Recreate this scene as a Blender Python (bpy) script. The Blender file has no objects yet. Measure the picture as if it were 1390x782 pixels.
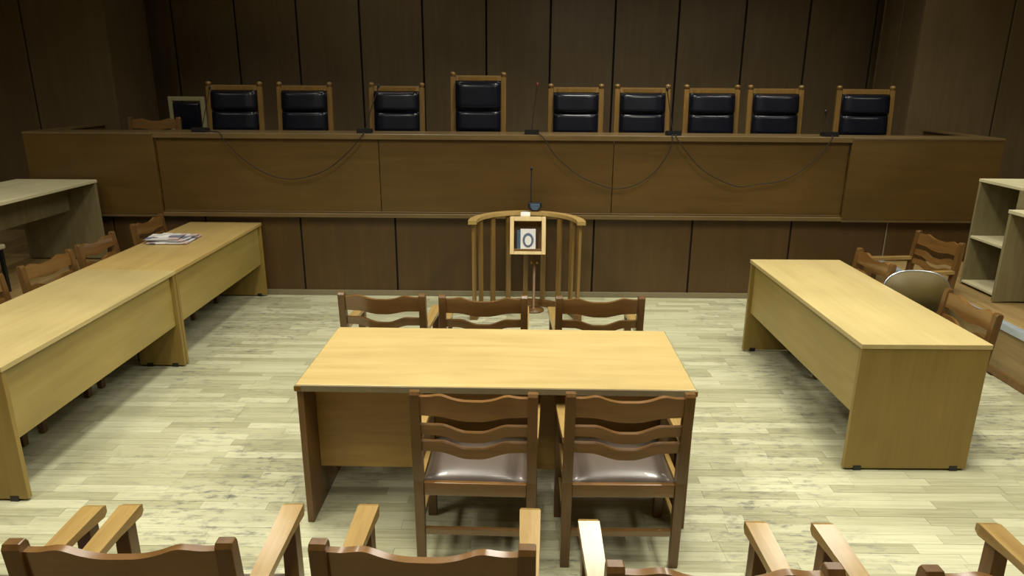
import bpy, bmesh, math, random
from mathutils import Vector, Matrix

random.seed(7)
S = bpy.context.scene
COL = S.collection
PI = math.pi

# ------------------------------------------------------------------ camera
F, PITCH, YAW, ROLL, EYE = 946.3, .2904, .0069, .0067, 2.109
R0 = Vector((math.cos(YAW), math.sin(YAW), 0))
FW = Vector((-math.sin(YAW)*math.cos(PITCH), math.cos(YAW)*math.cos(PITCH), -math.sin(PITCH)))
U0 = R0.cross(FW)
RT = R0*math.cos(ROLL) + U0*math.sin(ROLL)
UP = U0*math.cos(ROLL) - R0*math.sin(ROLL)
cam = bpy.data.cameras.new('camera')
cam.sensor_fit = 'HORIZONTAL'
cam.sensor_width = 36
cam.lens = F*36/1390
cam.clip_start = .05
camo = bpy.data.objects.new('camera', cam)
COL.objects.link(camo)
m = Matrix.Identity(4)
for i in range(3):
    m[i][0], m[i][1], m[i][2] = RT[i], UP[i], -FW[i]
m[0][3], m[1][3], m[2][3] = 0, 0, EYE
camo.matrix_world = m
S.camera = camo


def at_y(u, v, y):
    d = FW + RT*((u-695)/F) + UP*((391-v)/F)
    return Vector((0, 0, EYE)) + d*(y/d.y)


# ------------------------------------------------------------------ world, light, exposure
W = bpy.data.worlds.new('world')
S.world = W
W.use_nodes = True
W.node_tree.nodes['Background'].inputs[0].default_value = (.9, .95, 1, 1)
W.node_tree.nodes['Background'].inputs[1].default_value = .02
S.view_settings.view_transform = 'Standard'
S.view_settings.look = 'None'
S.view_settings.gamma = 1
S.view_settings.use_curve_mapping = False
S.view_settings.exposure = 0.33
CEIL = 4.4
LIGHTS = [  # x, y, size x, size y, watts : the fluorescent ceiling panels over the court floor, then one added dais lamp
    (-2.6, 6.2, .35, .35, 8), (.95, 6.2, .9, .6, 46), (3.1, 6.2, .9, .4, 26),
    (-4.7, 3.4, .6, 1.5, 26), (-1.4, 3.4, .6, 1.5, 78), (1.9, 3.4, .6, 1.5, 78), (4.7, 3.4, .6, 1.5, 40),
    (-3.0, 1.5, .6, 1.5, 50), (0, 1.5, .6, 1.5, 50), (3.0, 1.5, .6, 1.5, 22),
    (-1.7, 8.2, 1.5, .3, 5),  # added lamp above the dais, for rail glints and back wall light
]
for lx, ly, sx, sy, w in LIGHTS:
    L = bpy.data.lights.new('ceiling_light', 'AREA')
    L.shape = 'RECTANGLE'
    L.size, L.size_y, L.energy = sx, sy, w
    L.color = (1, .965, .84)
    L.spread = math.radians(142)
    o = bpy.data.objects.new('ceiling_light', L)
    o.location = (lx, ly, CEIL-.05)
    COL.objects.link(o)


# ------------------------------------------------------------------ materials
def lin(c):
    return tuple(((x/255)/12.92 if x/255 <= .04045 else ((x/255+.055)/1.055)**2.4) for x in c)+(1,)


def newmat(name):
    mt = bpy.data.materials.new(name)
    mt.use_nodes = True
    nt = mt.node_tree
    b = nt.nodes['Principled BSDF']
    return mt, nt, b


def N(nt, t, **kw):
    n = nt.nodes.new(t)
    for k, v in kw.items():
        setattr(n, k, v)
    return n


def wood(name, c1, c2, rough=.35, axis='X', scale=1.0, spec=.5, coat=0, bump=.05, lo=.3, hi=.7):
    mt, nt, b = newmat(name)
    tc = N(nt, 'ShaderNodeTexCoord')
    oi = N(nt, 'ShaderNodeObjectInfo')
    add = N(nt, 'ShaderNodeVectorMath', operation='ADD')
    mul = N(nt, 'ShaderNodeMath', operation='MULTIPLY')
    mul.inputs[1].default_value = 37
    nt.links.new(oi.outputs['Random'], mul.inputs[0])
    nt.links.new(tc.outputs['Object'], add.inputs[0])
    nt.links.new(mul.outputs[0], add.inputs[1])
    mp = N(nt, 'ShaderNodeMapping')
    s = {'X': (1.2, 14, 14), 'Y': (14, 1.2, 14), 'Z': (14, 14, 1.2)}[axis]
    mp.inputs['Scale'].default_value = [q*scale for q in s]
    nt.links.new(add.outputs[0], mp.inputs[0])
    n1 = N(nt, 'ShaderNodeTexNoise')
    n1.inputs['Scale'].default_value = 2.2
    n1.inputs['Detail'].default_value = 7
    n1.inputs['Roughness'].default_value = .62
    n1.inputs['Distortion'].default_value = .6
    nt.links.new(mp.outputs[0], n1.inputs['Vector'])
    cr = N(nt, 'ShaderNodeValToRGB')
    cr.color_ramp.elements[0].position = lo
    cr.color_ramp.elements[0].color = lin(c1)
    cr.color_ramp.elements[1].position = hi
    cr.color_ramp.elements[1].color = lin(c2)
    nt.links.new(n1.outputs['Fac'], cr.inputs[0])
    n2 = N(nt, 'ShaderNodeTexNoise')
    n2.inputs['Scale'].default_value = 1.4
    n2.inputs['Detail'].default_value = 3
    nt.links.new(add.outputs[0], n2.inputs['Vector'])
    mr = N(nt, 'ShaderNodeMapRange')
    mr.inputs['From Min'].default_value, mr.inputs['From Max'].default_value = .3, .7
    mr.inputs['To Min'].default_value, mr.inputs['To Max'].default_value = .88, 1.1
    nt.links.new(n2.outputs['Fac'], mr.inputs[0])
    vm = N(nt, 'ShaderNodeVectorMath', operation='SCALE')
    nt.links.new(cr.outputs[0], vm.inputs[0])
    nt.links.new(mr.outputs[0], vm.inputs['Scale'])
    nt.links.new(vm.outputs[0], b.inputs['Base Color'])
    b.inputs['Roughness'].default_value = rough
    b.inputs['Specular IOR Level'].default_value = spec
    b.inputs['Coat Weight'].default_value = coat
    b.inputs['Coat Roughness'].default_value = .15
    if bump:
        bp = N(nt, 'ShaderNodeBump')
        bp.inputs['Strength'].default_value = bump
        bp.inputs['Distance'].default_value = .01
        nt.links.new(n1.outputs['Fac'], bp.inputs['Height'])
        nt.links.new(bp.outputs[0], b.inputs['Normal'])
    return mt


def plain(name, c, rough=.5, metal=0, noise=.06, scale=30, spec=.5, coat=0):
    mt, nt, b = newmat(name)
    tc = N(nt, 'ShaderNodeTexCoord')
    n = N(nt, 'ShaderNodeTexNoise')
    n.inputs['Scale'].default_value = scale
    n.inputs['Detail'].default_value = 4
    nt.links.new(tc.outputs['Object'], n.inputs['Vector'])
    mr = N(nt, 'ShaderNodeMapRange')
    mr.inputs['To Min'].default_value, mr.inputs['To Max'].default_value = 1-noise*2, 1+noise*2
    nt.links.new(n.outputs['Fac'], mr.inputs[0])
    vm = N(nt, 'ShaderNodeVectorMath', operation='SCALE')
    vm.inputs[0].default_value = lin(c)[:3]
    nt.links.new(mr.outputs[0], vm.inputs['Scale'])
    nt.links.new(vm.outputs[0], b.inputs['Base Color'])
    b.inputs['Roughness'].default_value = rough
    b.inputs['Metallic'].default_value = metal
    b.inputs['Specular IOR Level'].default_value = spec
    b.inputs['Coat Weight'].default_value = coat
    return mt


def floor_material():
    mt, nt, b = newmat('floor_parquet')
    at = N(nt, 'ShaderNodeAttribute', attribute_name='tone')
    geo = N(nt, 'ShaderNodeNewGeometry')
    mp = N(nt, 'ShaderNodeMapping')
    mp.inputs['Scale'].default_value = (1.6, 40, 1)
    nt.links.new(geo.outputs['Position'], mp.inputs[0])
    off = N(nt, 'ShaderNodeVectorMath', operation='ADD')
    sc = N(nt, 'ShaderNodeVectorMath', operation='SCALE')
    sc.inputs['Scale'].default_value = 53
    nt.links.new(at.outputs['Vector'], sc.inputs[0])
    nt.links.new(mp.outputs[0], off.inputs[0])
    nt.links.new(sc.outputs[0], off.inputs[1])
    g = N(nt, 'ShaderNodeTexNoise')
    g.inputs['Scale'].default_value = 1.6
    g.inputs['Detail'].default_value = 6
    g.inputs['Roughness'].default_value = .6
    nt.links.new(off.outputs[0], g.inputs['Vector'])
    # board tone ramp, shifted by the grain
    ma = N(nt, 'ShaderNodeMath', operation='MULTIPLY_ADD')
    ma.inputs[1].default_value = 1.0
    sub = N(nt, 'ShaderNodeMath', operation='SUBTRACT')
    sub.inputs[1].default_value = .5
    nt.links.new(g.outputs['Fac'], sub.inputs[0])
    nt.links.new(sub.outputs[0], ma.inputs[0])
    nt.links.new(at.outputs['Fac'], ma.inputs[2])
    cr = N(nt, 'ShaderNodeValToRGB')
    e = cr.color_ramp.elements
    e[0].position, e[0].color = 0, lin((132, 129, 98))
    e[1].position, e[1].color = 1, lin((192, 191, 160))
    x = e.new(.45)
    x.color = lin((164, 162, 130))
    nt.links.new(ma.outputs[0], cr.inputs[0])
    # worn, grey scuffed patches
    s1 = N(nt, 'ShaderNodeTexNoise')
    s1.inputs['Scale'].default_value = 1.1
    s1.inputs['Detail'].default_value = 3
    s2 = N(nt, 'ShaderNodeTexNoise')
    s2.inputs['Scale'].default_value = 16
    s2.inputs['Detail'].default_value = 8
    s2.inputs['Roughness'].default_value = .7
    m2 = N(nt, 'ShaderNodeMapping')
    m2.inputs['Scale'].default_value = (.6, 1.6, 1)
    nt.links.new(geo.outputs['Position'], s1.inputs['Vector'])
    nt.links.new(geo.outputs['Position'], m2.inputs[0])
    nt.links.new(m2.outputs[0], s2.inputs['Vector'])
    r1 = N(nt, 'ShaderNodeMapRange')
    r1.inputs['From Min'].default_value, r1.inputs['From Max'].default_value = .42, .62
    r2 = N(nt, 'ShaderNodeMapRange')
    r2.inputs['From Min'].default_value, r2.inputs['From Max'].default_value = .50, .64
    nt.links.new(s1.outputs['Fac'], r1.inputs[0])
    nt.links.new(s2.outputs['Fac'], r2.inputs[0])
    mu = N(nt, 'ShaderNodeMath', operation='MULTIPLY')
    nt.links.new(r1.outputs[0], mu.inputs[0])
    nt.links.new(r2.outputs[0], mu.inputs[1])
    mu2 = N(nt, 'ShaderNodeMath', operation='MULTIPLY')
    mu2.inputs[1].default_value = .85
    nt.links.new(mu.outputs[0], mu2.inputs[0])
    mx = N(nt, 'ShaderNodeMix', data_type='RGBA')
    nt.links.new(mu2.outputs[0], mx.inputs['Factor'])
    nt.links.new(cr.outputs[0], mx.inputs['A'])
    mx.inputs['B'].default_value = lin((96, 96, 90))
    nt.links.new(mx.outputs['Result'], b.inputs['Base Color'])
    rr = N(nt, 'ShaderNodeMapRange')
    rr.inputs['To Min'].default_value, rr.inputs['To Max'].default_value = .34, .6
    nt.links.new(s2.outputs['Fac'], rr.inputs[0])
    nt.links.new(rr.outputs[0], b.inputs['Roughness'])
    b.inputs['Specular IOR Level'].default_value = .4
    return mt


def paper_material():
    mt, nt, b = newmat('newsprint')
    tc = N(nt, 'ShaderNodeTexCoord')
    v = N(nt, 'ShaderNodeTexVoronoi')
    v.feature = 'F1'
    v.distance = 'CHEBYCHEV'
    v.inputs['Scale'].default_value = 11
    nt.links.new(tc.outputs['Object'], v.inputs['Vector'])
    w = N(nt, 'ShaderNodeTexWave', wave_type='BANDS', bands_direction='Y')
    w.inputs['Scale'].default_value = 45
    nt.links.new(tc.outputs['Object'], w.inputs['Vector'])
    sep = N(nt, 'ShaderNodeSeparateColor')
    nt.links.new(v.outputs['Color'], sep.inputs[0])
    cr = N(nt, 'ShaderNodeValToRGB')
    cr.color_ramp.interpolation = 'CONSTANT'
    e = cr.color_ramp.elements
    e[0].position, e[0].color = 0, lin((110, 112, 125))
    e[1].position, e[1].color = .22, lin((200, 198, 195))
    x = e.new(.5)
    x.color = lin((228, 226, 220))
    x = e.new(.85)
    x.color = lin((190, 165, 160))
    nt.links.new(sep.outputs[0], cr.inputs[0])
    mx = N(nt, 'ShaderNodeMix', data_type='RGBA')
    mx.blend_type = 'MULTIPLY'
    mx.inputs['Factor'].default_value = .25
    nt.links.new(cr.outputs[0], mx.inputs['A'])
    nt.links.new(w.outputs['Color'], mx.inputs['B'])
    nt.links.new(mx.outputs['Result'], b.inputs['Base Color'])
    b.inputs['Roughness'].default_value = .8
    return mt


M = {}
M['floor'] = floor_material()
M['gap'] = plain('joint_dark', (92, 84, 58), .9)
M['panel'] = wood('wall_veneer', (92, 76, 50), (104, 87, 59), .42, 'Z', .5, bump=.01)
M['panel_low'] = wood('dado_veneer', (70, 50, 22), (80, 57, 26), .42, 'Z', .5, bump=.01)
M['joint'] = plain('joint_black', (14, 11, 8), .9)
M['bench'] = wood('bench_veneer', (79, 58, 24), (90, 67, 29), .36, 'X', .5, bump=.01)
M['bench_trim'] = wood('bench_trim', (90, 72, 42), (106, 86, 52), .34, 'X', .6, bump=.01)
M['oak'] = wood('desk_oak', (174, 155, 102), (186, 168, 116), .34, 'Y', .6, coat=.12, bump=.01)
M['oak_m'] = wood('desk_oak_front_shaded', (144, 125, 66), (158, 139, 78), .4, 'Y', .6, bump=.01)  # desk oak darkened for front panels, their shade put into the colour
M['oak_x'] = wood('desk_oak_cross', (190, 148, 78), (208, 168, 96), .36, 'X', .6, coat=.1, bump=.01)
M['oak_z'] = wood('desk_oak_upright_shaded', (128, 106, 48), (142, 119, 58), .4, 'Z', .6, bump=.01)  # same oak as the tops, upright faces' shade painted in as darker colour
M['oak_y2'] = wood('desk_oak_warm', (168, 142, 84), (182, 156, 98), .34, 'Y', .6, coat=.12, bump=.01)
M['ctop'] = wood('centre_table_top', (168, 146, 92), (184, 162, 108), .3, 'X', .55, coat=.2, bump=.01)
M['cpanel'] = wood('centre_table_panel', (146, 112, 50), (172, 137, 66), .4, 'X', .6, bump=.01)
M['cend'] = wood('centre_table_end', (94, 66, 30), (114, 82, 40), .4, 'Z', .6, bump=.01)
M['edge'] = plain('grey_edge_band', (128, 118, 92), .4, .2)
M['brass'] = plain('brass', (140, 112, 60), .4, .8)
M['chair'] = wood('chair_beech', (98, 68, 32), (122, 87, 44), .28, 'X', 1.2, spec=.6, coat=.9, bump=.02)
M['chair_y'] = wood('chair_beech_arm_sheen', (136, 110, 62), (158, 130, 78), .24, 'Y', 1.2, spec=.6, coat=.4, bump=.01)  # paler than the posts: glossy reflection on the arms put into the colour
M['chair_z'] = wood('chair_beech_post', (84, 58, 27), (104, 74, 37), .3, 'Z', 1.2, spec=.55, coat=.2, bump=.02)
M['leather'] = plain('brown_leather', (92, 80, 70), .40, 0, .05, 60, 1.0, .25)
M['navy'] = plain('navy_leather', (15, 17, 26), .24, 0, .06, 40, .35)
M['jframe'] = wood('judge_chair_oak', (106, 80, 38), (128, 98, 50), .3, 'Z', 1, coat=.3, bump=.02)
M['greyframe'] = plain('grey_painted_wood', (150, 142, 104), .5)
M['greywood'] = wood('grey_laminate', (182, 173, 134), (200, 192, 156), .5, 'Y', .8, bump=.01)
M['greywood_z'] = wood('grey_laminate_upright_shaded', (114, 104, 70), (134, 122, 86), .5, 'Z', .8, bump=.01)  # darker copy of the top laminate, shade of upright faces in its colour
M['black'] = plain('black_plastic', (18, 18, 19), .4)
M['steel'] = plain('steel', (190, 195, 200), .3, .9)
M['nosing'] = plain('aluminium_nosing', (196, 208, 218), .3, .55, .1, 12)
M['dais'] = wood('dais_boards', (128, 104, 62), (160, 134, 86), .5, 'Y', .6, bump=.02)
M['riser'] = wood('riser_boards', (120, 100, 62), (146, 124, 80), .5, 'Y', .6, bump=.02)
M['stand'] = wood('stand_oak', (112, 86, 42), (134, 104, 54), .32, 'Z', 1, coat=.2, bump=.02)
M['standrail'] = wood('stand_rail_oak', (158, 130, 76), (176, 148, 92), .3, 'X', 1, coat=.2, bump=.02)
M['boxwood'] = wood('box_pale_wood', (206, 180, 128), (222, 198, 148), .4, 'Z', 1, bump=.02)
M['white'] = plain('white_card', (225, 225, 222), .5)
M['silver'] = plain('silver_blue', (120, 132, 160), .35, .6)
M['bluegrey'] = plain('blue_grey_plastic', (70, 92, 116), .3)
M['cable'] = plain('cable_brown_black', (26, 18, 11), .85)
M['olive'] = plain('olive_ply', (92, 78, 36), .6, 0, .08, 8, coat=0)
M['plaster'] = plain('ceiling_plaster', (150, 146, 130), .9)
M['farwall'] = wood('rear_wall_veneer', (92, 77, 54), (104, 88, 63), .5, 'Z', .5, bump=0)
M['news'] = paper_material()
M['seatpale'] = plain('pale_stool_seat', (168, 162, 128), .5)


# ------------------------------------------------------------------ mesh helpers
def link(name, me, mat=None, parent=None, loc=(0, 0, 0)):
    o = bpy.data.objects.new(name, me)
    COL.objects.link(o)
    if mat is not None and me is not None:
        me.materials.clear()
        me.materials.append(M[mat] if isinstance(mat, str) else mat)
    if parent is not None:
        o.parent = parent
    o.location = loc
    return o


def fin(bm, name, mat, parent=None, loc=(0, 0, 0), smooth=False):
    bmesh.ops.recalc_face_normals(bm, faces=bm.faces)
    me = bpy.data.meshes.new(name)
    bm.to_mesh(me)
    bm.free()
    if smooth:
        for p in me.polygons:
            p.use_smooth = True
    return link(name, me, mat, parent, loc)


def add_box(bm, a, b, bev=0, seg=2):
    x0, y0, z0 = a
    x1, y1, z1 = b
    vs = [bm.verts.new(p) for p in ((x0, y0, z0), (x1, y0, z0), (x1, y1, z0), (x0, y1, z0),
                                    (x0, y0, z1), (x1, y0, z1), (x1, y1, z1), (x0, y1, z1))]
    fs = [bm.faces.new([vs[i] for i in f]) for f in ((0, 3, 2, 1), (4, 5, 6, 7), (0, 1, 5, 4), (1, 2, 6, 5), (2, 3, 7, 6), (3, 0, 4, 7))]
    if bev:
        es = list({e for f in fs for e in f.edges})
        bmesh.ops.bevel(bm, geom=es, offset=bev, segments=seg, profile=.5, affect='EDGES')


def box(name, a, b, mat, parent=None, bev=.003, loc=(0, 0, 0)):
    bm = bmesh.new()
    add_box(bm, a, b, bev)
    return fin(bm, name, mat, parent, loc)


def prism(bm, pts, axis, lo, hi, bev=0):
    """extrude a closed 2D outline along an axis: X -> pts are (y,z), Y -> (x,z), Z -> (x,y)"""
    def P(p, t):
        return {'X': (t, p[0], p[1]), 'Y': (p[0], t, p[1]), 'Z': (p[0], p[1], t)}[axis]
    a = [bm.verts.new(P(p, lo)) for p in pts]
    b = [bm.verts.new(P(p, hi)) for p in pts]
    n = len(pts)
    f1 = bm.faces.new(a)
    f2 = bm.faces.new(b[::-1])
    for i in range(n):
        j = (i+1) % n
        bm.faces.new((a[i], b[i], b[j], a[j]))
    if bev:
        es = list(f1.edges)+list(f2.edges)
        bmesh.ops.bevel(bm, geom=es, offset=bev, segments=2, profile=.5, affect='EDGES')


def tube(bm, pts, r, n=8, cap=True):
    pts = [Vector(p) for p in pts]
    rings = []
    for i, p in enumerate(pts):
        t = (pts[min(i+1, len(pts)-1)]-pts[max(i-1, 0)]).normalized()
        if i == 0:
            ref = Vector((1, 0, 0)) if abs(t.z) > .9 else Vector((0, 0, 1))
        a = (ref-t*t.dot(ref)).normalized()
        b = t.cross(a)
        rad = r[i] if isinstance(r, (list, tuple)) else r
        rings.append([bm.verts.new(p+a*rad*math.cos(2*PI*k/n)+b*rad*math.sin(2*PI*k/n)) for k in range(n)])
        ref = a
    for r1, r2 in zip(rings, rings[1:]):
        for k in range(n):
            bm.faces.new((r1[k], r1[(k+1) % n], r2[(k+1) % n], r2[k]))
    if cap:
        bm.faces.new(rings[0][::-1])
        bm.faces.new(rings[-1])


def lathe(bm, prof, c=(0, 0, 0), n=16):
    rings = []
    for r, z in prof:
        rings.append([bm.verts.new((c[0]+r*math.cos(2*PI*k/n), c[1]+r*math.sin(2*PI*k/n), c[2]+z)) for k in range(n)])
    for r1, r2 in zip(rings, rings[1:]):
        for k in range(n):
            bm.faces.new((r1[k], r1[(k+1) % n], r2[(k+1) % n], r2[k]))
    bm.faces.new(rings[0][::-1])
    bm.faces.new(rings[-1])


def smooth_path(pts, n=6):
    pts = [Vector(p) for p in pts]
    out = []
    for i in range(len(pts)-1):
        p0, p1, p2, p3 = pts[max(i-1, 0)], pts[i], pts[i+1], pts[min(i+2, len(pts)-1)]
        for k in range(n):
            t = k/n
            out.append(.5*((2*p1)+(p2-p0)*t+(2*p0-5*p1+4*p2-p3)*t*t+(3*p1-p0-3*p2+p3)*t**3))
    out.append(pts[-1])
    return out


def empty(name, loc=(0, 0, 0), rz=0):
    o = bpy.data.objects.new(name, None)
    o.empty_display_size = .1
    COL.objects.link(o)
    o.location = loc
    o.rotation_euler = (0, 0, rz)
    return o


def tag(o, label=None, cat=None, group=None, kind=None):
    if label:
        o['label'] = label
    if cat:
        o['category'] = cat
    if group:
        o['group'] = group
    if kind:
        o['kind'] = kind
    return o


def copy_tree(src, loc, rz, label=None, parent=None):
    c = src.copy()
    COL.objects.link(c)
    if parent is None:
        c.location = loc
        c.rotation_euler = (0, 0, rz)
        if label:
            c['label'] = label
    else:
        c.parent = parent
    for ch in list(src.children):
        copy_tree(ch, None, None, None, c)
    return c


def place(src, used, loc, rz, label):
    if not used:
        used.append(1)
        src.location = loc
        src.rotation_euler = (0, 0, rz)
        src['label'] = label
        return src
    return copy_tree(src, loc, rz, label)


# ------------------------------------------------------------------ room shell
WALL_Y = 6.769          # dado wall under the bench
BENCH_Y = 6.689
RISER_X = 3.60
LRISER_X = -3.62
PLAT = .405
DAIS = .84
BACK_Y = 9.2
PIER_Y = 7.9
TIER_Y, TIER_Z = 2.06, .19

# main floor: sub-floor plus boards
fl = box('floor', (LRISER_X, TIER_Y-.02, -.08), (RISER_X, WALL_Y+.02, -.012), 'gap', bev=0)
tag(fl, kind='structure')
boards = []
BW = .072
y = TIER_Y
while y < WALL_Y:
    x = LRISER_X - random.random()*.5
    while x < RISER_X:
        ln = random.choice((.34, .42, .5, .5, .6))
        a, b = max(x, LRISER_X), min(x+ln, RISER_X)
        if b-a > .03:
            boards.append((a, b, y, min(y+BW, WALL_Y), random.random()))
        x += ln
    y += BW


def board_geo(bm, lay, bd, ox=0, oy=0):
    a, b, c, d, t = bd
    g = .0006
    top = -.001*random.random()
    z0 = -.013
    vs = [bm.verts.new(p) for p in ((a+g-ox, c+g-oy, z0), (b-g-ox, c+g-oy, z0), (b-g-ox, d-g-oy, z0), (a+g-ox, d-g-oy, z0),
                                    (a+g-ox, c+g-oy, top), (b-g-ox, c+g-oy, top), (b-g-ox, d-g-oy, top), (a+g-ox, d-g-oy, top))]
    for f in ((0, 3, 2, 1), (4, 5, 6, 7), (0, 1, 5, 4), (1, 2, 6, 5), (2, 3, 7, 6), (3, 0, 4, 7)):
        fa = bm.faces.new([vs[i] for i in f])
        fa[lay] = t


def in_view(bd):
    d = Vector(((bd[0]+bd[1])/2, (bd[2]+bd[3])/2, 0)) - Vector((0, 0, EYE))
    k = F/d.dot(FW)
    u, v = 695+d.dot(RT)*k, 391-d.dot(UP)*k
    return -20 < u < 1410 and v < 790


def tone(t):
    return max(0, min(1, .54+.55*(t-.5)))


seen = sorted([b for b in boards if in_view(b)], key=lambda b: b[2])
near = set(seen[:300])
bmr = bmesh.new()
lay = bmr.faces.layers.float.new('tone')
for bd in boards:
    bd2 = bd[:4]+(tone(bd[4]),)
    if bd in near:
        bm = bmesh.new()
        l2 = bm.faces.layers.float.new('tone')
        cx, cy = (bd[0]+bd[1])/2, (bd[2]+bd[3])/2
        board_geo(bm, l2, bd2, cx, cy)
        fin(bm, 'plank', 'floor', fl, (cx, cy, 0))
    else:
        board_geo(bmr, lay, bd2)
st = fin(bmr, 'far_planks', 'floor', fl)
tag(st, kind='stuff')

# audience tier the photographer stands on
tr = box('floor_audience_tier', (-6.4, -4, -.08), (6.4, TIER_Y-.01, TIER_Z), 'dais', bev=0)
tag(tr, kind='structure')
fr = box('floor_rear_strip', (-6.4, -4, -.14), (6.4, 9.6, -.085), 'gap', bev=0)
tag(fr, kind='structure')

# side platforms with a metal step edge
for nm, x0, x1, ex, sg in (('floor_platform_right', RISER_X, 6.4, RISER_X, 1), ('floor_platform_left', -6.4, LRISER_X, LRISER_X, -1)):
    p = box(nm, (x0+(.02 if sg > 0 else 0), TIER_Y, -.08), (x1-(.02 if sg < 0 else 0), PIER_Y+.02, PLAT), 'dais', bev=0)
    tag(p, kind='structure')
    lo, hi = (ex, ex+.019) if sg > 0 else (ex-.019, ex)
    box('riser_panel', (lo, TIER_Y+.01, 0.0), (hi, WALL_Y-.002, PLAT-.045), 'riser', p)
    bm = bmesh.new()
    t = ex-.012*sg
    q = ex+.05*sg
    pts = [(t, PLAT-.045), (t, PLAT+.004), (q, PLAT+.004), (q, PLAT+.0005), (ex, PLAT+.0005), (ex, PLAT-.045)]
    prism(bm, pts, 'Y', TIER_Y+.01, WALL_Y-.002)
    fin(bm, 'step_nosing', 'nosing', p)
    w0, w1 = (ex-.014, ex-.0005) if sg > 0 else (ex+.0005, ex+.014)
    bo = box('baseboard_right' if sg > 0 else 'baseboard_left', (w0, TIER_Y+.01, .001), (w1, WALL_Y-.02, .06), 'cend', bev=.003)
    tag(bo, kind='structure')

# dado wall below the bench, panels with dark joints
dw = box('wall_dado', (-4.66, WALL_Y+.022, -.08), (4.56, WALL_Y+.10, DAIS-.03), 'joint', bev=0)
tag(dw, kind='structure')
jx = [-4.66, -4.0, -3.08, -2.142, -1.204, -.225, .758, 1.725, 2.697, 3.632, 4.56]
for a, b in zip(jx, jx[1:]):
    box('panel', (a+.009, WALL_Y, .0), (b-.009, WALL_Y+.025, DAIS-.03), 'panel_low', dw, bev=.003)
box('joint_strip', (3.626, WALL_Y-.006, PLAT+.002), (3.640, WALL_Y-.0005, DAIS-.04), 'edge', dw, bev=.001)
bb = box('baseboard_dado', (LRISER_X+.02, WALL_Y-.016, 0.001), (RISER_X-.02, WALL_Y-.001, .055), 'edge', bev=.003)
tag(bb, kind='structure')
bm = bmesh.new()
prism(bm, [(-4.65, WALL_Y+.105), (4.55, WALL_Y+.105), (4.55, PIER_Y+.03), (6.4, PIER_Y+.03), (6.4, 9.6), (-6.4, 9.6), (-6.4, PIER_Y+.03), (-4.65, PIER_Y+.03)], 'Z', -.08, DAIS-.004)
dz = fin(bm, 'floor_dais', 'panel_low')
tag(dz, kind='structure')

# back wall panels
bw = box('wall_back', (-6.4, BACK_Y+.03, DAIS), (6.4, BACK_Y+.12, CEIL), 'joint', bev=0)
tag(bw, kind='structure')
bj = [-6.4, -5.88, -5.09, -4.306, -3.521, -2.757, -1.975, -1.194, -.405, .392, 1.188, 1.973, 2.794, 3.577, 4.395, 5.19, 6.0, 6.4]
for a, b in zip(bj, bj[1:]):
    box('panel', (a+.012, BACK_Y, DAIS), (b-.012, BACK_Y+.032, CEIL), 'panel', bw, bev=.004)

# side piers: front face at PIER_Y, return (jamb) running back
for sg, nm, px, joints, mid in ((-1, 'wall_left_pier', -4.423, (-5.313,), 8.35), (1, 'wall_right_pier', 4.271, (5.206,), 8.35)):
    x0, x1 = (-6.4, px) if sg < 0 else (px, 6.4)
    core = box(nm, (x0+(.022 if sg > 0 else 0), PIER_Y+.022, DAIS), (x1-(.022 if sg < 0 else 0), 8.75, CEIL), 'joint', bev=0)
    tag(core, kind='structure')
    xs = sorted([x0, x1]+list(joints))
    for a, b in zip(xs, xs[1:]):
        a2 = a+(.009 if a in joints else 0)
        b2 = b-(.009 if b in joints else 0)
        box('panel', (a2, PIER_Y, PLAT), (b2, PIER_Y+.024, CEIL), 'panel', core, bev=.004)
    ys = [PIER_Y+.026, mid, 8.75]
    for a, b in zip(ys, ys[1:]):
        lo, hi = (px-.024, px) if sg < 0 else (px, px+.024)
        box('jamb_panel', (lo, a+.004, DAIS), (hi, b-.004, CEIL), 'panel', core, bev=.003)
    lo, hi = (px-.03, px+.012) if sg < 0 else (px-.012, px+.03)
    box('corner_strip', (lo, 8.75, DAIS), (hi, 8.775, CEIL), 'bench_trim', core, bev=.003)

for nm, a, b in (('wall_left', (-6.5, -4, -.1), (-6.4, 9.6, CEIL)), ('wall_right', (6.4, -4, -.1), (6.5, 9.6, CEIL)),
                 ('wall_rear', (-6.5, -4.1, -.1), (6.5, -4, CEIL))):
    tag(box(nm, a, b, 'farwall', bev=0), kind='structure')
ce = box('ceiling', (-6.5, -4.1, CEIL), (6.5, 9.7, CEIL+.1), 'plaster', bev=0)
tag(ce, kind='structure')
for lx, ly, sx, sy, w in LIGHTS:  # the added dais lamp gets a frame as well
    bm = bmesh.new()
    for s in (-1, 1):
        add_box(bm, (lx+s*(sx/2+.02)-.02, ly-sy/2-.04, CEIL-.06), (lx+s*(sx/2+.02)+.02, ly+sy/2+.04, CEIL+.01))
        add_box(bm, (lx-sx/2, ly+s*(sy/2+.02)-.02, CEIL-.06), (lx+sx/2, ly+s*(sy/2+.02)+.02, CEIL+.01))
    fin(bm, 'light_frame', 'white', ce)

# ------------------------------------------------------------------ judges' bench
BT = 1.612
BX0, BX1, BL, BR = -4.68, 4.56, -3.449, 3.138
jb = empty('judges_bench', (0, BENCH_Y, DAIS))
tag(jb, 'long brown veneered judges bench running across the room under the wall panels', 'bench')


def bpart(name, a, b, mat, bev=.004):
    a = (a[0], a[1]-BENCH_Y, a[2]-DAIS)
    b = (b[0], b[1]-BENCH_Y, b[2]-DAIS)
    return box(name, a, b, mat, jb, bev)


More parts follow.
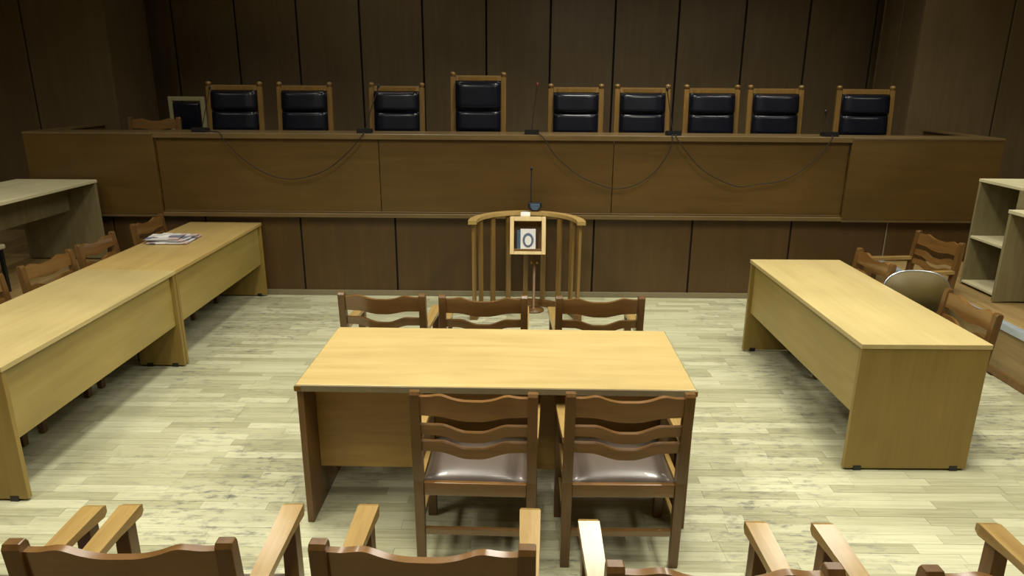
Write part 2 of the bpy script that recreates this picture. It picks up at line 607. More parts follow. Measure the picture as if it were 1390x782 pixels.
bpart('worktop', (BL, BENCH_Y-.012, BT-.05), (BR, BENCH_Y+.40, BT), 'bench_trim')
for a, b in ((BL, -1.323), (-1.323, .911), (.911, BR)):
    bpart('front_panel', (a+.003, BENCH_Y+.028, .865), (b-.003, BENCH_Y+.05, BT-.0505), 'bench')
bpart('bottom_ledge', (BL, BENCH_Y-.005, .812), (BR, BENCH_Y+.06, .852), 'bench_trim')
bpart('ledge_fillet', (BL, BENCH_Y+.022, .852), (BR, BENCH_Y+.06, .868), 'bench')
for a, b in ((BX0, BL), (BR, BX1)):
    bpart('side_panel', (a, BENCH_Y-.015, .835), (b, BENCH_Y+.03, BT-.022), 'bench')
    bpart('side_cap', (a, BENCH_Y-.02, BT-.022), (b, BENCH_Y+.30, BT), 'bench_trim')
    bpart('side_ledge', (a, BENCH_Y-.01, .806), (b, BENCH_Y+.04, .835), 'bench_trim')
for s, x in ((1, BX0), (-1, BX1)):
    a, b = sorted((x, x+s*.10))
    bpart('return_panel', (a+.02, BENCH_Y+.031, DAIS), (b-.02, PIER_Y-.01, BT-.022), 'bench')
    bpart('return_cap', (a, BENCH_Y+.3005, BT-.022), (b, PIER_Y-.01, BT), 'bench_trim')

# ------------------------------------------------------------------ ladder-back armchair (faces +Y, origin on the floor)


def back_y(z):
    return -.215 if z < .44 else -.215-.045*((z-.44)/.44)


def wavy(bm, zt_end, zt_mid, zb_end, zb_mid, hump, x=.226, th=.022, n=36):
    """a ladder-back rail between the posts: wavy top, bellied bottom, set on the raked back"""
    def sm(t):
        t = max(0, min(1, t))
        return t*t*(3-2*t)
    F0, F1, B0, B1 = [], [], [], []
    for i in range(n+1):
        px = -x+2*x*i/n
        u = abs(px)/x
        k = sm((u-.12)/.5)
        zt = zt_mid+(zt_end-zt_mid)*k + hump*math.exp(-((u-.62)/.16)**2)
        zb = zb_mid+(zb_end-zb_mid)*sm((u-.1)/.6)
        yo = -.012*(1-u*u)
        for L, z, d in ((F0, zb, th/2), (F1, zt, th/2), (B0, zb, -th/2), (B1, zt, -th/2)):
            L.append(bm.verts.new((px, back_y(z)+yo+d, z)))
    for i in range(n):
        bm.faces.new((F0[i], F0[i+1], F1[i+1], F1[i]))
        bm.faces.new((B0[i+1], B0[i], B1[i], B1[i+1]))
        bm.faces.new((F1[i], F1[i+1], B1[i+1], B1[i]))
        bm.faces.new((F0[i+1], F0[i], B0[i], B0[i+1]))
    for i in (0, n):
        bm.faces.new((F0[i], F1[i], B1[i], B0[i]))
    es = [e for e in bm.edges if len(e.link_faces) == 2 and e.calc_face_angle(0) > 1.0 and abs(e.verts[0].co.x-e.verts[1].co.x) > 1e-4]
    bmesh.ops.bevel(bm, geom=es, offset=.004, segments=2, profile=.5, affect='EDGES')


def soften(o):
    for p in o.data.polygons:
        p.use_smooth = True
    o.data.set_sharp_from_angle(angle=math.radians(50))
    return o


def make_armchair():
    t = empty('armchair')
    tag(t, None, 'chair')
    for s in (-1, 1):
        # back post: one raked piece with a rounded head
        bm = bmesh.new()
        pts = []
        for z in (0, .44, .66, .868):
            pts.append((back_y(z)-.021 + (.012 if z == 0 else 0), z))
        pts.append((back_y(.88)-.012, .88))
        pts.append((back_y(.88)+.012, .88))
        for z in (.868, .66, .44, 0):
            pts.append((back_y(z)+(.021 if z < .7 else .019)-(.0 if z else .004), z))
        prism(bm, pts, 'X', s*.245-.021, s*.245+.021, .004)
        fin(bm, 'back_post', 'chair_z', t)
        # front leg: tapers to the foot, carries the arm
        bm = bmesh.new()
        pts = [(.152, .002), (.188, .002), (.196, .42), (.198, .628), (.150, .628), (.146, .42)]
        prism(bm, pts, 'X', s*.25-.022, s*.25+.022, .004)
        fin(bm, 'front_leg', 'chair_z', t)
        # arm: flat board, wider at the hand end, nose rolled under
        bm = bmesh.new()
        out = []
        for k, (yy, hw) in enumerate(((-.220, .022), (-.10, .025), (.10, .030), (.215, .032), (.235, .029))):
            out.append((yy, hw))
        vt, vb = [], []
        zt = [.652, .652, .654, .656, .648]
        zb = [.626, .628, .629, .618, .625]
        rows = []
        for (yy, hw), a, b in zip(out, zt, zb):
            cx = s*(.25 if yy > -.15 else .248)
            rows.append([bm.verts.new(p) for p in ((cx-hw, yy, b), (cx+hw, yy, b), (cx+hw, yy, a), (cx-hw, yy, a))])
        for r1, r2 in zip(rows, rows[1:]):
            for k in range(4):
                bm.faces.new((r1[k], r1[(k+1) % 4], r2[(k+1) % 4], r2[k]))
        bm.faces.new(rows[0][::-1])
        bm.faces.new(rows[-1])
        es = [e for e in bm.edges if e.calc_face_angle(0) > 1.0]
        bmesh.ops.bevel(bm, geom=es, offset=.004, segments=2, profile=.5, affect='EDGES')
        fin(bm, 'armrest', 'chair_y', t)
        box('side_rail', (s*.245-.011, -.194, .365), (s*.245+.011, .147, .422), 'chair_y', t, .003)
        box('side_stretcher', (s*.245-.010, -.196, .20), (s*.245+.010, .150, .232), 'chair_y', t, .004)
    bm = bmesh.new()
    wavy(bm, .857, .842, .768, .748, .010)
    soften(fin(bm, 'top_rail', 'chair', t))
    for a in (.722, .640):
        bm = bmesh.new()
        wavy(bm, a, a-.030, a-.046, a-.078, .002)
        soften(fin(bm, 'back_slat', 'chair', t))
    box('front_rail', (-.228, .160, .365), (.228, .184, .422), 'chair', t, .003)
    box('rear_rail', (-.224, -.226, .365), (.224, -.202, .428), 'chair', t, .004)
    box('rear_stretcher', (-.224, -.226, .165), (.224, -.204, .198), 'chair', t, .004)
    box('front_stretcher', (-.228, .161, .165), (.228, .181, .198), 'chair', t, .004)
    # padded seat, domed
    bm = bmesh.new()
    n = 14
    g = [[None]*(n+1) for _ in range(n+1)]
    for i in range(n+1):
        for j in range(n+1):
            u, v = -1+2*i/n, -1+2*j/n
            e = (1-abs(u)**4)*(1-abs(v)**4)
            z = .424+.026*max(0, e)**.6+.016*(1-u*u)*(1-v*v)
            g[i][j] = bm.verts.new((u*(.226+.006*(v > 0)*v), -.004+v*.194, z))
    for i in range(n):
        for j in range(n):
            bm.faces.new((g[i][j], g[i+1][j], g[i+1][j+1], g[i][j+1]))
    rim = [g[i][0] for i in range(n+1)]+[g[n][j] for j in range(1, n+1)]+[g[i][n] for i in range(n-1, -1, -1)]+[g[0][j] for j in range(n-1, 0, -1)]
    low = [bm.verts.new((v.co.x, v.co.y, .400)) for v in rim]
    for i in range(len(rim)):
        j = (i+1) % len(rim)
        bm.faces.new((rim[i], low[i], low[j], rim[j]))
    bm.faces.new(low)
    fin(bm, 'seat', 'leather', t, smooth=True)
    return t


def chair_at(x, y, rz, label, group, z=0):
    o = place(ARM, ARM_USED, (x, y, z), rz, label)
    o['group'] = group
    return o


ARM, ARM_USED = make_armchair(), []
BACK = .26     # from the chair's origin to the head of its back
# two at the near side of the centre table
chair_at(-.167, 2.618+BACK, math.radians(-1.5), 'brown ladder-back armchair at centre table, on the side of the newspaper desk, leather seat showing', 'armchairs drawn up to the centre table')
chair_at(.470, 2.622+BACK, math.radians(0.5), 'brown ladder-back armchair at centre table, on the side of the metal-edged step, leather seat showing', 'armchairs drawn up to the centre table')
# three between centre table and witness stand
for i, (x, y, a) in enumerate(((-.795, 3.985, -3), (-.198, 3.955, 0), (.495, 3.96, 1))):
    chair_at(x, y+BACK, math.radians(a), ('first', 'middle', 'last')[i]+' of three wooden armchairs between centre table and witness stand, counted from the newspaper desk', 'armchairs facing the witness stand')
# audience row on the tier
for i, (x, y, a) in enumerate(((-1.545, 1.37, 0), (-.93, 1.385, 1.5), (-.208, 1.385, -1.5), (.472, 1.325, 0), (1.175, 1.325, 1))):
    chair_at(x, y+BACK, math.radians(a), ('end', 'second', 'third', 'fourth', 'fifth')[i]+' wooden armchair of the audience row, counted from the newspaper desk side', 'audience row armchairs', TIER_Z)
# behind the desks by the newspapers
LL = ['wooden armchair behind the desk right beside the newspapers, nearest the panelled bench',
      'wooden armchair behind the joint between the two long oak desks, second from the panelled bench',
      'wooden armchair behind the bare oak desk, third from the panelled bench',
      'wooden armchair behind the bare oak desk, fourth from the panelled bench',
      'wooden armchair behind the bare oak desk, fifth from the panelled bench']
for (x, y, a), lb in zip(((-3.36, 6.21, 0), (-3.365, 5.42, 2), (-3.35, 4.765, -3), (-3.36, 4.10, 2), (-3.36, 3.44, 0)), LL):
    chair_at(x+BACK, y, -PI/2+math.radians(a), lb, 'armchairs behind the long oak desks')
chair_at(2.655-BACK, 5.03, PI/2, 'wooden armchair behind the single oak desk, at its end by the panelled bench', 'armchairs behind the single oak desk')
chair_at(2.69-BACK, 3.95, PI/2+math.radians(-2), 'wooden armchair behind the single oak desk, at its end by the audience row', 'armchairs behind the single oak desk')
chair_at(3.53-BACK, 5.68, PI/2+math.radians(9), 'wooden armchair standing free on the floor against the metal-edged step', 'armchairs by the step')
chair_at(-3.72, 7.04, PI, 'wooden ladder-back armchair up behind the judges bench, low back just showing', 'armchair on the dais', DAIS)

# ------------------------------------------------------------------ oak desks (front towards +X locally; length along Y, origin floor centre)


def make_desk(name, wx, ly, h, mats, front, label, loc, rz=0, modesty=(.33, .05), cat='desk', feet=True, top_t=.028, group=None, short=0, inset=.035):
    """front = +1: modesty panel on the +X side, -1: on the -X side"""
    top, end, mod = mats
    t = empty(name, loc, rz)
    tag(t, label, cat, group)
    x0, x1, y0, y1 = -wx/2, wx/2, -ly/2, ly/2
    box('desk_top', (x0, y0, h-top_t), (x1, y1, h), top, t, .003)
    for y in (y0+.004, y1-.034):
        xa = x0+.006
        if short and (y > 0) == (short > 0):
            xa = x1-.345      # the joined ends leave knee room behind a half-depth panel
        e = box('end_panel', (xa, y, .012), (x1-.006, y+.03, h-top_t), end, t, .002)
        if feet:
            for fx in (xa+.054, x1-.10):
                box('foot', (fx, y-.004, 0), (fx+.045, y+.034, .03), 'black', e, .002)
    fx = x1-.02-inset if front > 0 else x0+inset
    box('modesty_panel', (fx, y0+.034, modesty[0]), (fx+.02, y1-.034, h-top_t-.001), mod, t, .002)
    return t


LX = -(2.51+3.213)/2
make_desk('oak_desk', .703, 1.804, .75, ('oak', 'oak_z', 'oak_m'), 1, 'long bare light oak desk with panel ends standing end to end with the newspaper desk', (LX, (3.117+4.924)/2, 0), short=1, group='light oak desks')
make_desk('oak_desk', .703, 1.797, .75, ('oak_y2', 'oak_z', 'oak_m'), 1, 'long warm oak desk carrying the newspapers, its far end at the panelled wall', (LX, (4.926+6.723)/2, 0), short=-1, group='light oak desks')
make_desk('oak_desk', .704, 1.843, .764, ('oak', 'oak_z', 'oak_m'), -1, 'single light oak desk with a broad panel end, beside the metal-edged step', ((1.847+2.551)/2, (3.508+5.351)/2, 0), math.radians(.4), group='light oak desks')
# grey desks on the platforms
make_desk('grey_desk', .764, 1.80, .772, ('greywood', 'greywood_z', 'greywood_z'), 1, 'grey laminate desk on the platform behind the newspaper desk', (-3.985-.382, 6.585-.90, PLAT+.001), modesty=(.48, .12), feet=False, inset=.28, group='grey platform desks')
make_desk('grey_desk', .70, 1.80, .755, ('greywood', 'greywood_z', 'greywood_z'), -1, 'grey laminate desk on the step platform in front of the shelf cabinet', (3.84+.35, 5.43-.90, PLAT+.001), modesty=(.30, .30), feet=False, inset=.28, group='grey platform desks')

# open shelf cabinet on the right platform
cb = empty('shelf_cabinet', (3.92+.29, 5.71, PLAT+.001))
tag(cb, 'open grey laminate shelf cabinet standing on the step platform near the bench', 'cabinet')
cw, cl, chh = .29, .26, .925
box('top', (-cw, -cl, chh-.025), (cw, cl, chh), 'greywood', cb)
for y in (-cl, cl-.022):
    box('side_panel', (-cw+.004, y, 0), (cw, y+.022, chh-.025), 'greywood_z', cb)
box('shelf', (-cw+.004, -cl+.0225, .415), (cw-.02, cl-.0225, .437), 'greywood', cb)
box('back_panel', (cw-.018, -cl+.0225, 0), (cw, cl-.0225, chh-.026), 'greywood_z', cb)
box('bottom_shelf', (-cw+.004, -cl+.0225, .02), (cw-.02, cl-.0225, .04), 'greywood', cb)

# stool tucked under the left grey desk
sl = empty('stool', (-4.36, 5.30, PLAT))
tag(sl, 'pale flat stool tucked under the grey laminate desk behind the newspaper desk', 'stool')
box('seat', (-.2, -.2, .36), (.2, .2, .40), 'seatpale', sl, .012)
for sx in (-1, 1):
    for sy in (-1, 1):
        box('leg', (sx*.17-.014, sy*.17-.014, 0), (sx*.17+.014, sy*.17+.014, .36), 'black', sl, .002)

# ------------------------------------------------------------------ centre table
ct = empty('centre_table', (-.092, 3.344, 0), -.011)
tag(ct, 'wide golden wood table with grey edge band in the middle of the floor', 'table')
hx, hy, h = .9295, .3955, .748
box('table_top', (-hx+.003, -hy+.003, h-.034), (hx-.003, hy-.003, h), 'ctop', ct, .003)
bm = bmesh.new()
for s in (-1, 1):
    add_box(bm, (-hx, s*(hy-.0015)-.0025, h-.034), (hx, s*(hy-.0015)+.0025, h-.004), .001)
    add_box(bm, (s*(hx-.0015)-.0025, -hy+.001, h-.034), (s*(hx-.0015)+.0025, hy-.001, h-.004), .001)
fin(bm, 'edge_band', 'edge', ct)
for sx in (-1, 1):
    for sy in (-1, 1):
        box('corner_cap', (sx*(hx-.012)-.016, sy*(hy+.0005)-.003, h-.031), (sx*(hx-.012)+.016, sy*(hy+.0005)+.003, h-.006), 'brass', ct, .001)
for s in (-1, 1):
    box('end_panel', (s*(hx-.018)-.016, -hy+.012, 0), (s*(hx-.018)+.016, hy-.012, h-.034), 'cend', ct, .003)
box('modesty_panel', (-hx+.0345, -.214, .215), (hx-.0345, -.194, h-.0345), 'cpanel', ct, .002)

# ------------------------------------------------------------------ round-backed tube chair
rc = empty('tube_chair', (2.765, 4.475, 0), PI-.12)
tag(rc, 'olive round-backed chair on pale metal tubes behind the single oak desk', 'chair')


def oval_back():
    bm = bmesh.new()
    n, k = 28, 3
    rows = []
    for d in (0, .014):
        ring = []
        for i in range(n):
            a = 2*PI*i/n
            cx, cz = math.cos(a), math.sin(a)
            x = .215*math.copysign(abs(cx)**.8, cx)
            z = .695+.150*math.copysign(abs(cz)**.75, cz)
            ring.append(bm.verts.new((x, -.235+.35*x*x-.10*(z-.695)+d, z)))
        rows.append(ring)
    c0 = bm.verts.new((0, -.237, .695))
    c1 = bm.verts.new((0, -.221, .695))
    for i in range(n):
        j = (i+1) % n
        bm.faces.new((rows[0][i], rows[0][j], rows[1][j], rows[1][i]))
        bm.faces.new((rows[0][j], rows[0][i], c0))
        bm.faces.new((rows[1][i], rows[1][j], c1))
    return bm


fin(oval_back(), 'backrest', 'olive', rc, smooth=True)
bm = bmesh.new()
pts = [(.219*math.copysign(abs(math.cos(a))**.8, math.cos(a)), 0, .695+.154*math.copysign(abs(math.sin(a))**.75, math.sin(a))) for a in [(-20+220*i/24)*PI/180 for i in range(25)]]
pts = [(x, -.229+.35*x*x-.10*(z-.695), z) for x, _, z in pts]
tube(bm, pts, .0075, 8)
fin(bm, 'back_edge_trim', 'steel', rc, smooth=True)
for s in (-1, 1):
    bm = bmesh.new()
    tube(bm, smooth_path([(s*.200, -.232, .69), (s*.205, -.20, .55), (s*.20, -.17, .45), (s*.20, -.19, .22), (s*.205, -.21, 0)], 5), .011, 10)
    fin(bm, 'rear_leg', 'steel', rc, smooth=True)
    bm = bmesh.new()
    tube(bm, smooth_path([(s*.19, -.16, .445), (s*.19, .13, .445), (s*.192, .165, .41), (s*.20, .185, .2), (s*.205, .20, 0)], 5), .011, 10)
    fin(bm, 'front_leg', 'steel', rc, smooth=True)
bm = bmesh.new()
pts = [(.21*math.copysign(abs(math.cos(a))**.6, math.cos(a)), .01+.19*math.copysign(abs(math.sin(a))**.6, math.sin(a))) for a in [2*PI*i/32 for i in range(32)]]
prism(bm, pts, 'Z', .457, .472, .003)
fin(bm, 'seat', 'olive', rc)

# ------------------------------------------------------------------ judges' chairs (face +Y locally)


def make_judge_chair(hgt, pads):
    t = empty('judge_chair')
    tag(t, None, 'chair')
    for s in (-1, 1):
        bm = bmesh.new()
        pts = [(-.23, 0), (-.22, .45), (-.275, hgt-.05), (-.235, hgt-.05), (-.172, .45), (-.185, 0)]
        prism(bm, pts, 'X', s*.262-.026, s*.262+.026, .004)
        p = fin(bm, 'back_post', 'jframe', t)
        bm = bmesh.new()
        lathe(bm, [(.012, 0), (.018, .004), (.016, .012), (.026, .022), (.030, .036), (.026, .050), (.012, .057), (.002, .058)], (s*.262, -.255, hgt-.058), 14)
        fin(bm, 'finial', 'jframe', p, smooth=True)
        bm = bmesh.new()
        prism(bm, [(.20, 0), (.25, 0), (.255, .64), (.20, .64)], 'X', s*.285-.024, s*.285+.024, .004)
        fin(bm, 'front_leg', 'jframe', t)
        box('armrest', (s*.29-.032, -.20, .64), (s*.29+.032, .29, .672), 'jframe', t, .008)
        box('side_rail', (s*.272-.014, -.18, .34), (s*.272+.014, .205, .42), 'jframe', t)
    # head rail
    bm = bmesh.new()
    prism(bm, [(-.277, hgt-.088), (-.280, hgt-.036), (-.238, hgt-.036), (-.232, hgt-.088)], 'X', -.2355, .2355, .005)
    fin(bm, 'head_rail', 'jframe', t)
    bm = bmesh.new()
    prism(bm, [(-.240, hgt-.082), (-.240, hgt-.054), (-.228, hgt-.051), (-.228, hgt-.085)], 'X', -.20, .20, .004)
    fin(bm, 'head_moulding', 'jframe', t)
    # stacked leather rolls of the back
    z = hgt-.0885
    for k, ph in enumerate(pads):
        bm = bmesh.new()
        z1, z0 = z, z-ph
        def yb(zz):
            return -.222-.055*(zz-.45)/(hgt-.5)
        prof = []
        m = 18
        for i in range(m+1):
            u = i/m
            zz = z0+ph*u
            b = min(1, max(0, 1-max(0, (u-.82)/.18)**2)**.5, .55+.45*min(1, u/.12))
            sag = .016*(1-u)
            prof.append((yb(zz)+.050+.044*b+sag, zz))
        for i in (m, 0):
            prof.append((yb(prof[i][1])+.010, prof[i][1]))
        nx = 8
        secs = []
        for i in range(nx+1):
            xx = -.232+.464*i/nx
            q = (1-abs(-1+2*i/nx)**6)
            secs.append([bm.verts.new((xx, p[0]-(.022*(1-q) if j <= m else 0), p[1]-.006*(1-(-1+2*i/nx)**2))) for j, p in enumerate(prof)])
        L = len(prof)
        for a, b in zip(secs, secs[1:]):
            for i in range(L):
                j = (i+1) % L
                bm.faces.new((a[i], a[j], b[j], b[i]))
        bm.faces.new(secs[0])
        bm.faces.new(secs[-1][::-1])
        fin(bm, 'back_cushion', 'navy', t, smooth=True)
        z = z0-.003
    box('front_rail', (-.258, .206, .34), (.258, .236, .42), 'jframe', t)
    box('rear_rail', (-.235, -.212, .34), (.235, -.182, .42), 'jframe', t)
    box('seat', (-.255, -.178, .395), (.255, .20, .49), 'navy', t, .03)
    return t


JG = 'high-backed leather chairs behind the judges bench'
JP = [.195, .21, .21]
JC, JU = make_judge_chair(1.235, JP), []
side = ('towards the newspaper desk', 'towards the shelf cabinet')
JL = [(-2.944, 0, 'navy leather judges chair with gilt wood frame, next to the grey-framed chair'),
      (-2.225, 0, 'navy leather judges chair, second before the tallest one on the newspaper desk side'),
      (-1.264, .01, 'navy leather judges chair next to the tallest one on the newspaper desk side'),
      (.599, .01, 'navy leather judges chair next to the tallest one on the shelf cabinet side'),
      (1.289, .01, 'navy leather judges chair second from the tallest one on the shelf cabinet side'),
      (2.006, 0, 'navy leather judges chair third from the tallest one on the shelf cabinet side'),
      (2.665, 0, 'navy leather judges chair fourth from the tallest one on the shelf cabinet side'),
      (3.567, -.01, 'navy leather judges chair set apart at the shelf cabinet end of the bench')]
for i, (x, dz_, lb) in enumerate(JL):
    o = place(JC, JU, (x, 7.27, DAIS), PI+(0 if i not in (0, 7) else (.05 if i == 0 else -.10)), lb)
    o['group'] = JG
o = make_judge_chair(1.345, [.285, .215, .21])
o.location, o.rotation_euler = (-.415, 7.27, DAIS), (0, 0, PI)
tag(o, 'tallest navy leather judges chair with oak frame, in the middle of the row', None, JG)

# grey framed padded chair
gc = empty('padded_chair', (-3.62, 7.62, DAIS), PI)
tag(gc, 'low grey-framed chair with black padded back behind the judges bench', 'chair')
for s in (-1, 1):
    box('back_post', (s*.175-.022, -.24, 0), (s*.175+.022, -.205, 1.07), 'greyframe', gc, .005)
    box('front_leg', (s*.175-.02, .17, 0), (s*.175+.02, .21, .42), 'greyframe', gc, .004)
    box('side_rail', (s*.175-.014, -.204, .36), (s*.175+.014, .169, .42), 'greyframe', gc, .003)
box('head_rail', (-.1525, -.24, 1.025), (.1525, -.205, 1.07), 'greyframe', gc, .005)
box('front_rail', (-.154, .175, .36), (.154, .205, .42), 'greyframe', gc, .003)
bm = bmesh.new()
add_box(bm, (-.145, -.235, .48), (.145, -.175, 1.012), .028, 4)
fin(bm, 'back_cushion', 'navy', gc, smooth=True)
box('seat', (-.16, -.17, .42), (.16, .20, .48), 'navy', gc, .02)

# ------------------------------------------------------------------ microphones on the bench and their cables


def make_mic(loc, tip, label, capsule='black', rz=0):
    t = empty('microphone', loc, rz)
    tag(t, label, 'microphone', 'microphones on the judges bench')
    bm = bmesh.new()
    prism(bm, [(-.06, 0), (.06, 0), (.06, .022), (.03, .040), (-.06, .046)], 'X', -.068, .068, .006)
    b = fin(bm, 'base', 'black', t)
    box('button', (-.02, -.052, .026), (.02, -.03, .034), 'bluegrey', b, .002)
    d = Vector(tip)-Vector(loc)
    p0 = Vector((0, .03, .03))
    pts = smooth_path([p0, p0.lerp(d, .35)+Vector((0, .012, .02)), p0.lerp(d, .75)+Vector((0, .01, .01)), d], 6)
    bm = bmesh.new()
    tube(bm, pts, .0045, 8)
    g = fin(bm, 'gooseneck', 'cable', t, smooth=True)
    dr = (pts[-1]-pts[-2]).normalized()
    bm = bmesh.new()
    tube(bm, [d, d+dr*.006, d+dr*.03, d+dr*.042], [.006, .011, .011, .005], 10)
    fin(bm, 'capsule', capsule, t, smooth=True)
    return t


M['redcap'] = plain('red_capsule', (96, 40, 30), .5)
MY = 6.79
mics = [(( 272, 172), (284, 122), 'desk microphone beside the grey-framed chair on the judges bench', 'black'),
        ((495, 172), (513, 120), 'desk microphone just before the tallest chair, leaning over the bench', 'black'),
        ((722, 172), (729, 118), 'desk microphone with a red-brown tip beside the tallest judges chair', 'redcap'),
        ((914, 176), (906, 124), 'desk microphone between two close judges chairs, two cables at its foot', 'black'),
        ((1126, 180), (1121, 155), 'short desk microphone beside the judges chair set apart at the end', 'black')]
for b, tp, lb, c in mics:
    bp = at_y(b[0], b[1], MY)
    tp = at_y(tp[0], tp[1], MY+.05)
    make_mic((bp.x, MY, BT), (tp.x, tp.y, tp.z), lb, c)


def cable(uv, label, ends):
    pts = [at_y(u, v, BENCH_Y-.02-.012) for u, v in uv]
    a = Vector((ends[0], MY-.062, BT+.010))
    b = Vector((ends[1], MY-.062, BT+.010))
    r = .0045
    ea = Vector((pts[0].x, BENCH_Y-.017, BT+r+.002))
    eb = Vector((pts[-1].x, BENCH_Y-.017, BT+r+.002))
    pts = [a, ea]+pts[1:-1]+[eb, b]
    bm = bmesh.new()
    tube(bm, smooth_path(pts, 6), r, 6)
    o = fin(bm, 'cable', 'cable', None, smooth=True)
    tag(o, label, 'cable', 'cables hanging down the bench front')


mx = [at_y(b[0], b[1], MY).x for b, *_ in mics]
cable([(296, 181), (304, 190), (330, 216), (365, 237), (400, 243), (440, 232), (470, 209), (490, 186), (493, 181)], 'dark cable sagging across the bench front panel nearest the newspaper desk', (mx[0]+.04, mx[1]))
cable([(733, 180), (739, 189), (755, 212), (785, 238), (812, 250), (835, 256), (862, 251), (888, 234), (908, 206), (913, 190), (913, 182)], 'dark cable sagging over the bench panel joint beside the witness microphone', (mx[2]+.04, mx[3]))
cable([(918, 182), (923, 194), (945, 222), (965, 238), (1000, 253), (1030, 250), (1062, 245), (1090, 230), (1118, 204), (1130, 188), (1131, 182)], 'dark uneven cable hanging on the bench panel nearest the shelf cabinet', (mx[3]+.03, mx[4]))

# ------------------------------------------------------------------ witness stand
WX, WY, WR, WH = .085, 6.02, .475, .925
ws = empty('witness_stand', (WX, WY, 0))
tag(ws, 'semicircular wooden witness stand with upright slats in front of the bench', 'stand')


def arc_rail(r0, r1, z0, z1, a0=0, a1=180, n=28):
    bm = bmesh.new()
    rings = []
    for i in range(n+1):
        a = math.radians(a0+(a1-a0)*i/n)
        c, s = math.cos(a), math.sin(a)
        rings.append([bm.verts.new((r*c, r*s, z)) for r, z in ((r0, z0), (r1, z0), (r1, z1), (r0, z1))])
    for p, q in zip(rings, rings[1:]):
        for k in range(4):
            bm.faces.new((p[k], p[(k+1) % 4], q[(k+1) % 4], q[k]))
    bm.faces.new(rings[0][::-1])
    bm.faces.new(rings[-1])
    es = [e for e in bm.edges if e.calc_face_angle(0) > 1.0]
    bmesh.ops.bevel(bm, geom=es, offset=.005, segments=2, profile=.5, affect='EDGES')
    return bm


soften(fin(arc_rail(WR-.035, WR+.04, WH-.032, WH, -3, 183), 'top_rail', 'standrail', ws))
soften(fin(arc_rail(WR-.035, WR+.035, 0, .055), 'base_rail', 'cend', ws))
for k in range(9):
    a = math.radians(8+164*k/8)
    w = .034 if k in (0, 8) else .023
    bm = bmesh.new()
    add_box(bm, (-.013, -w, .0555), (.013, w, WH-.0325), .003)
    bmesh.ops.rotate(bm, verts=bm.verts, matrix=Matrix.Rotation(a, 3, 'Z'))
    fin(bm, 'baluster', 'stand', ws, (WR*math.cos(a), WR*math.sin(a), 0))

# book box on its pole
bx = empty('book_box', (.098, 6.27, 0))
tag(bx, 'small pale open box on a pole inside the witness stand', 'box')
bm = bmesh.new()
lathe(bm, [(.10, 0), (.10, .012), (.03, .02), (.014, .03), (.014, .62)], (.065, .05, 0), 16)
fin(bm, 'pole', 'cend', bx, smooth=True)
for s in (-1, 1):
    bm = bmesh.new()
    lathe(bm, [(.004, -.014), (.013, -.010), (.015, 0), (.012, .010), (.003, .014)], (.065+s*.026, .035, .475), 10)
    fin(bm, 'wing_screw', 'brass', bx, smooth=True)
TLT = Matrix.Translation((0, .0, .56)) @ Matrix.Rotation(math.radians(-14), 4, 'X')


def hbox(name, a, b, mat, par, bev=.003):
    bm = bmesh.new()
    add_box(bm, a, b, bev)
    bmesh.ops.transform(bm, matrix=TLT, verts=bm.verts)
    return fin(bm, name, mat, par)


for s in (-1, 1):
    hbox('side_board', (s*.145-.018, -.09, .0), (s*.145+.018, .055, .345), 'boxwood', bx)
hbox('top_board', (-.1265, -.09, .305), (.1265, .055, .345), 'boxwood', bx)
hbox('bottom_board', (-.1265, -.09, 0), (.1265, .055, .028), 'boxwood', bx)
hbox('back_board', (-.1265, .04, .0285), (.1265, .055, .3045), 'cend', bx)
hbox('lip', (-.126, -.088, .0285), (.126, -.078, .052), 'cend', bx)
# book inside, silver oval on its cover
bk = empty('book', (.098, 6.27, 0))
tag(bk, 'white covered book with a blue oval medallion resting in the small pale box', 'book')
hbox('cover', (-.066, -.02, .0295), (.074, .015, .236), 'white', bk)
bm = bmesh.new()
pts = [(.004+.05*math.cos(2*PI*i/28), .132+.066*math.sin(2*PI*i/28)) for i in range(28)]
prism(bm, pts, 'Y', -.0255, -.0202, .001)
bmesh.ops.transform(bm, matrix=TLT, verts=bm.verts)
md = fin(bm, 'medallion', 'silver', bk)
bm = bmesh.new()
pts = [(.004+.031*math.cos(2*PI*i/24), .128+.044*math.sin(2*PI*i/24)) for i in range(24)]
prism(bm, pts, 'Y', -.0295, -.0256, .001)
bmesh.ops.transform(bm, matrix=TLT, verts=bm.verts)
fin(bm, 'medallion_centre', 'white', md)
hbox('spine', (-.1, -.02, .0295), (-.0665, .012, .225), 'bluegrey', bk)
# white clip lying on the box
c = Vector((.085, 6.27, 0))
cp = empty('clip_box', (.075, 6.29, 0))
tag(cp, 'small white clip on top of the pale book box', 'clip')
bm = bmesh.new()
add_box(bm, (-.045, -.03, .3455), (.045, .03, .385), .006)
bmesh.ops.transform(bm, matrix=TLT, verts=bm.verts)
fin(bm, 'clip_body', 'white', cp)
bm = bmesh.new()
add_box(bm, (-.03, .0, .3855), (.03, .024, .395), .003)
bmesh.ops.transform(bm, matrix=TLT, verts=bm.verts)
fin(bm, 'clip_lever', 'steel', cp)

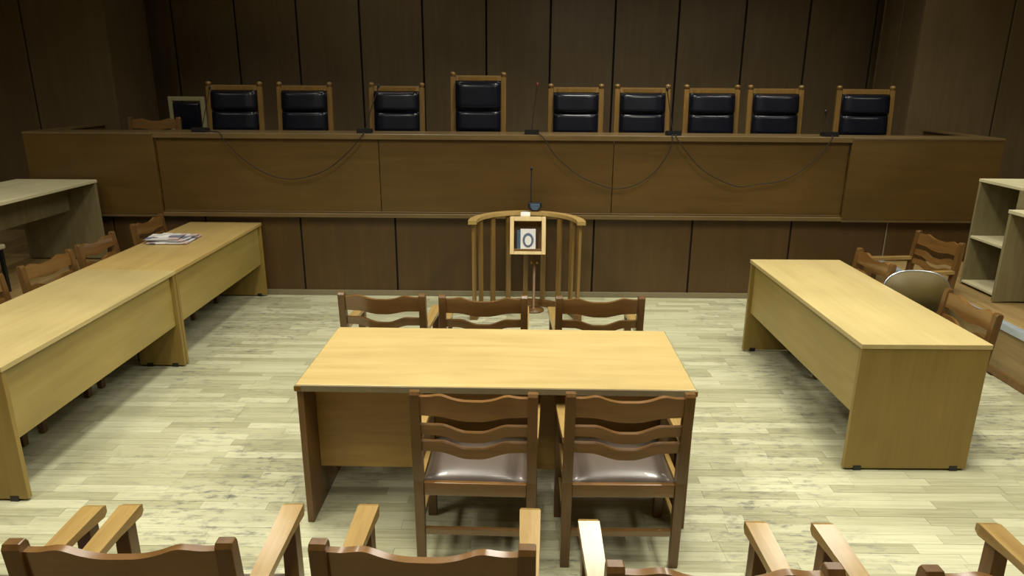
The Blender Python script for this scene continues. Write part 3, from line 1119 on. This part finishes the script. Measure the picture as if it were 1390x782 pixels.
# witness microphone on the rail
wm = empty('microphone', (.165, WY+WR, WH))
tag(wm, 'black microphone on a tall thin gooseneck standing on the witness stand rail', 'microphone')
bm = bmesh.new()
prism(bm, [(-.062, .085), (-.066, .04), (-.030, .002), (.030, .002), (.066, .04), (.062, .085)], 'Y', -.03, .028, .006)
b = fin(bm, 'base', 'black', wm)
bm = bmesh.new()
prism(bm, [(-.045, .074), (-.045, .045), (-.02, .016), (.02, .016), (.045, .045), (.045, .074)], 'Y', -.037, -.0305, .003)
fin(bm, 'face_plate', 'bluegrey', b)
tp = at_y(721.5, 232, WY+WR)
d = tp-Vector(wm.location)
bm = bmesh.new()
pts = smooth_path([Vector((-.035, 0, .08)), Vector((-.038, 0, .08)).lerp(d, .5), d], 8)
tube(bm, pts, .0055, 8)
fin(bm, 'gooseneck', 'cable', wm, smooth=True)
bm = bmesh.new()
tube(bm, [d, d+Vector((0, 0, .006)), d+Vector((0, 0, .028)), d+Vector((0, 0, .036))], [.006, .011, .011, .005], 10)
fin(bm, 'capsule', 'black', wm, smooth=True)

# ------------------------------------------------------------------ newspapers
LABN = ['folded newspaper at the bottom of the pile on the warm oak desk', 'folded newspaper in the middle of the pile on the warm oak desk', 'folded newspaper on top of the pile on the warm oak desk']
z = .7505
for k, (cx, cy, rz, wx, wy, th) in enumerate(((-2.985, 5.91, .05, .34, .34, .014), (-3.01, 5.93, -.08, .33, .30, .012), (-3.055, 5.89, .14, .28, .24, .010))):
    t = empty('newspaper', (cx, cy, z), rz)
    tag(t, LABN[k], 'newspaper', 'newspapers on the desk')
    for q in range(3):
        bm = bmesh.new()
        n = 8
        zz = th*q/3
        o1 = (.004*q, -.005*q)
        top = [[bm.verts.new((-wx/2+wx*i/n+o1[0], -wy/2+wy*j/n+o1[1], zz+th/3*.92+.0006*math.sin(i*1.7+j*2.3+k))) for j in range(n+1)] for i in range(n+1)]
        bot = [[bm.verts.new((v.co.x, v.co.y, zz)) for v in r] for r in top]
        for i in range(n):
            for j in range(n):
                bm.faces.new((top[i][j], top[i+1][j], top[i+1][j+1], top[i][j+1]))
                bm.faces.new((bot[i][j], bot[i][j+1], bot[i+1][j+1], bot[i+1][j]))
        for i in range(n):
            bm.faces.new((bot[i][0], bot[i+1][0], top[i+1][0], top[i][0]))
            bm.faces.new((bot[i+1][n], bot[i][n], top[i][n], top[i+1][n]))
            bm.faces.new((bot[0][i+1], bot[0][i], top[0][i], top[0][i+1]))
            bm.faces.new((bot[n][i], bot[n][i+1], top[n][i+1], top[n][i]))
        fin(bm, 'sheet', 'news', t)
    z += th+.0012
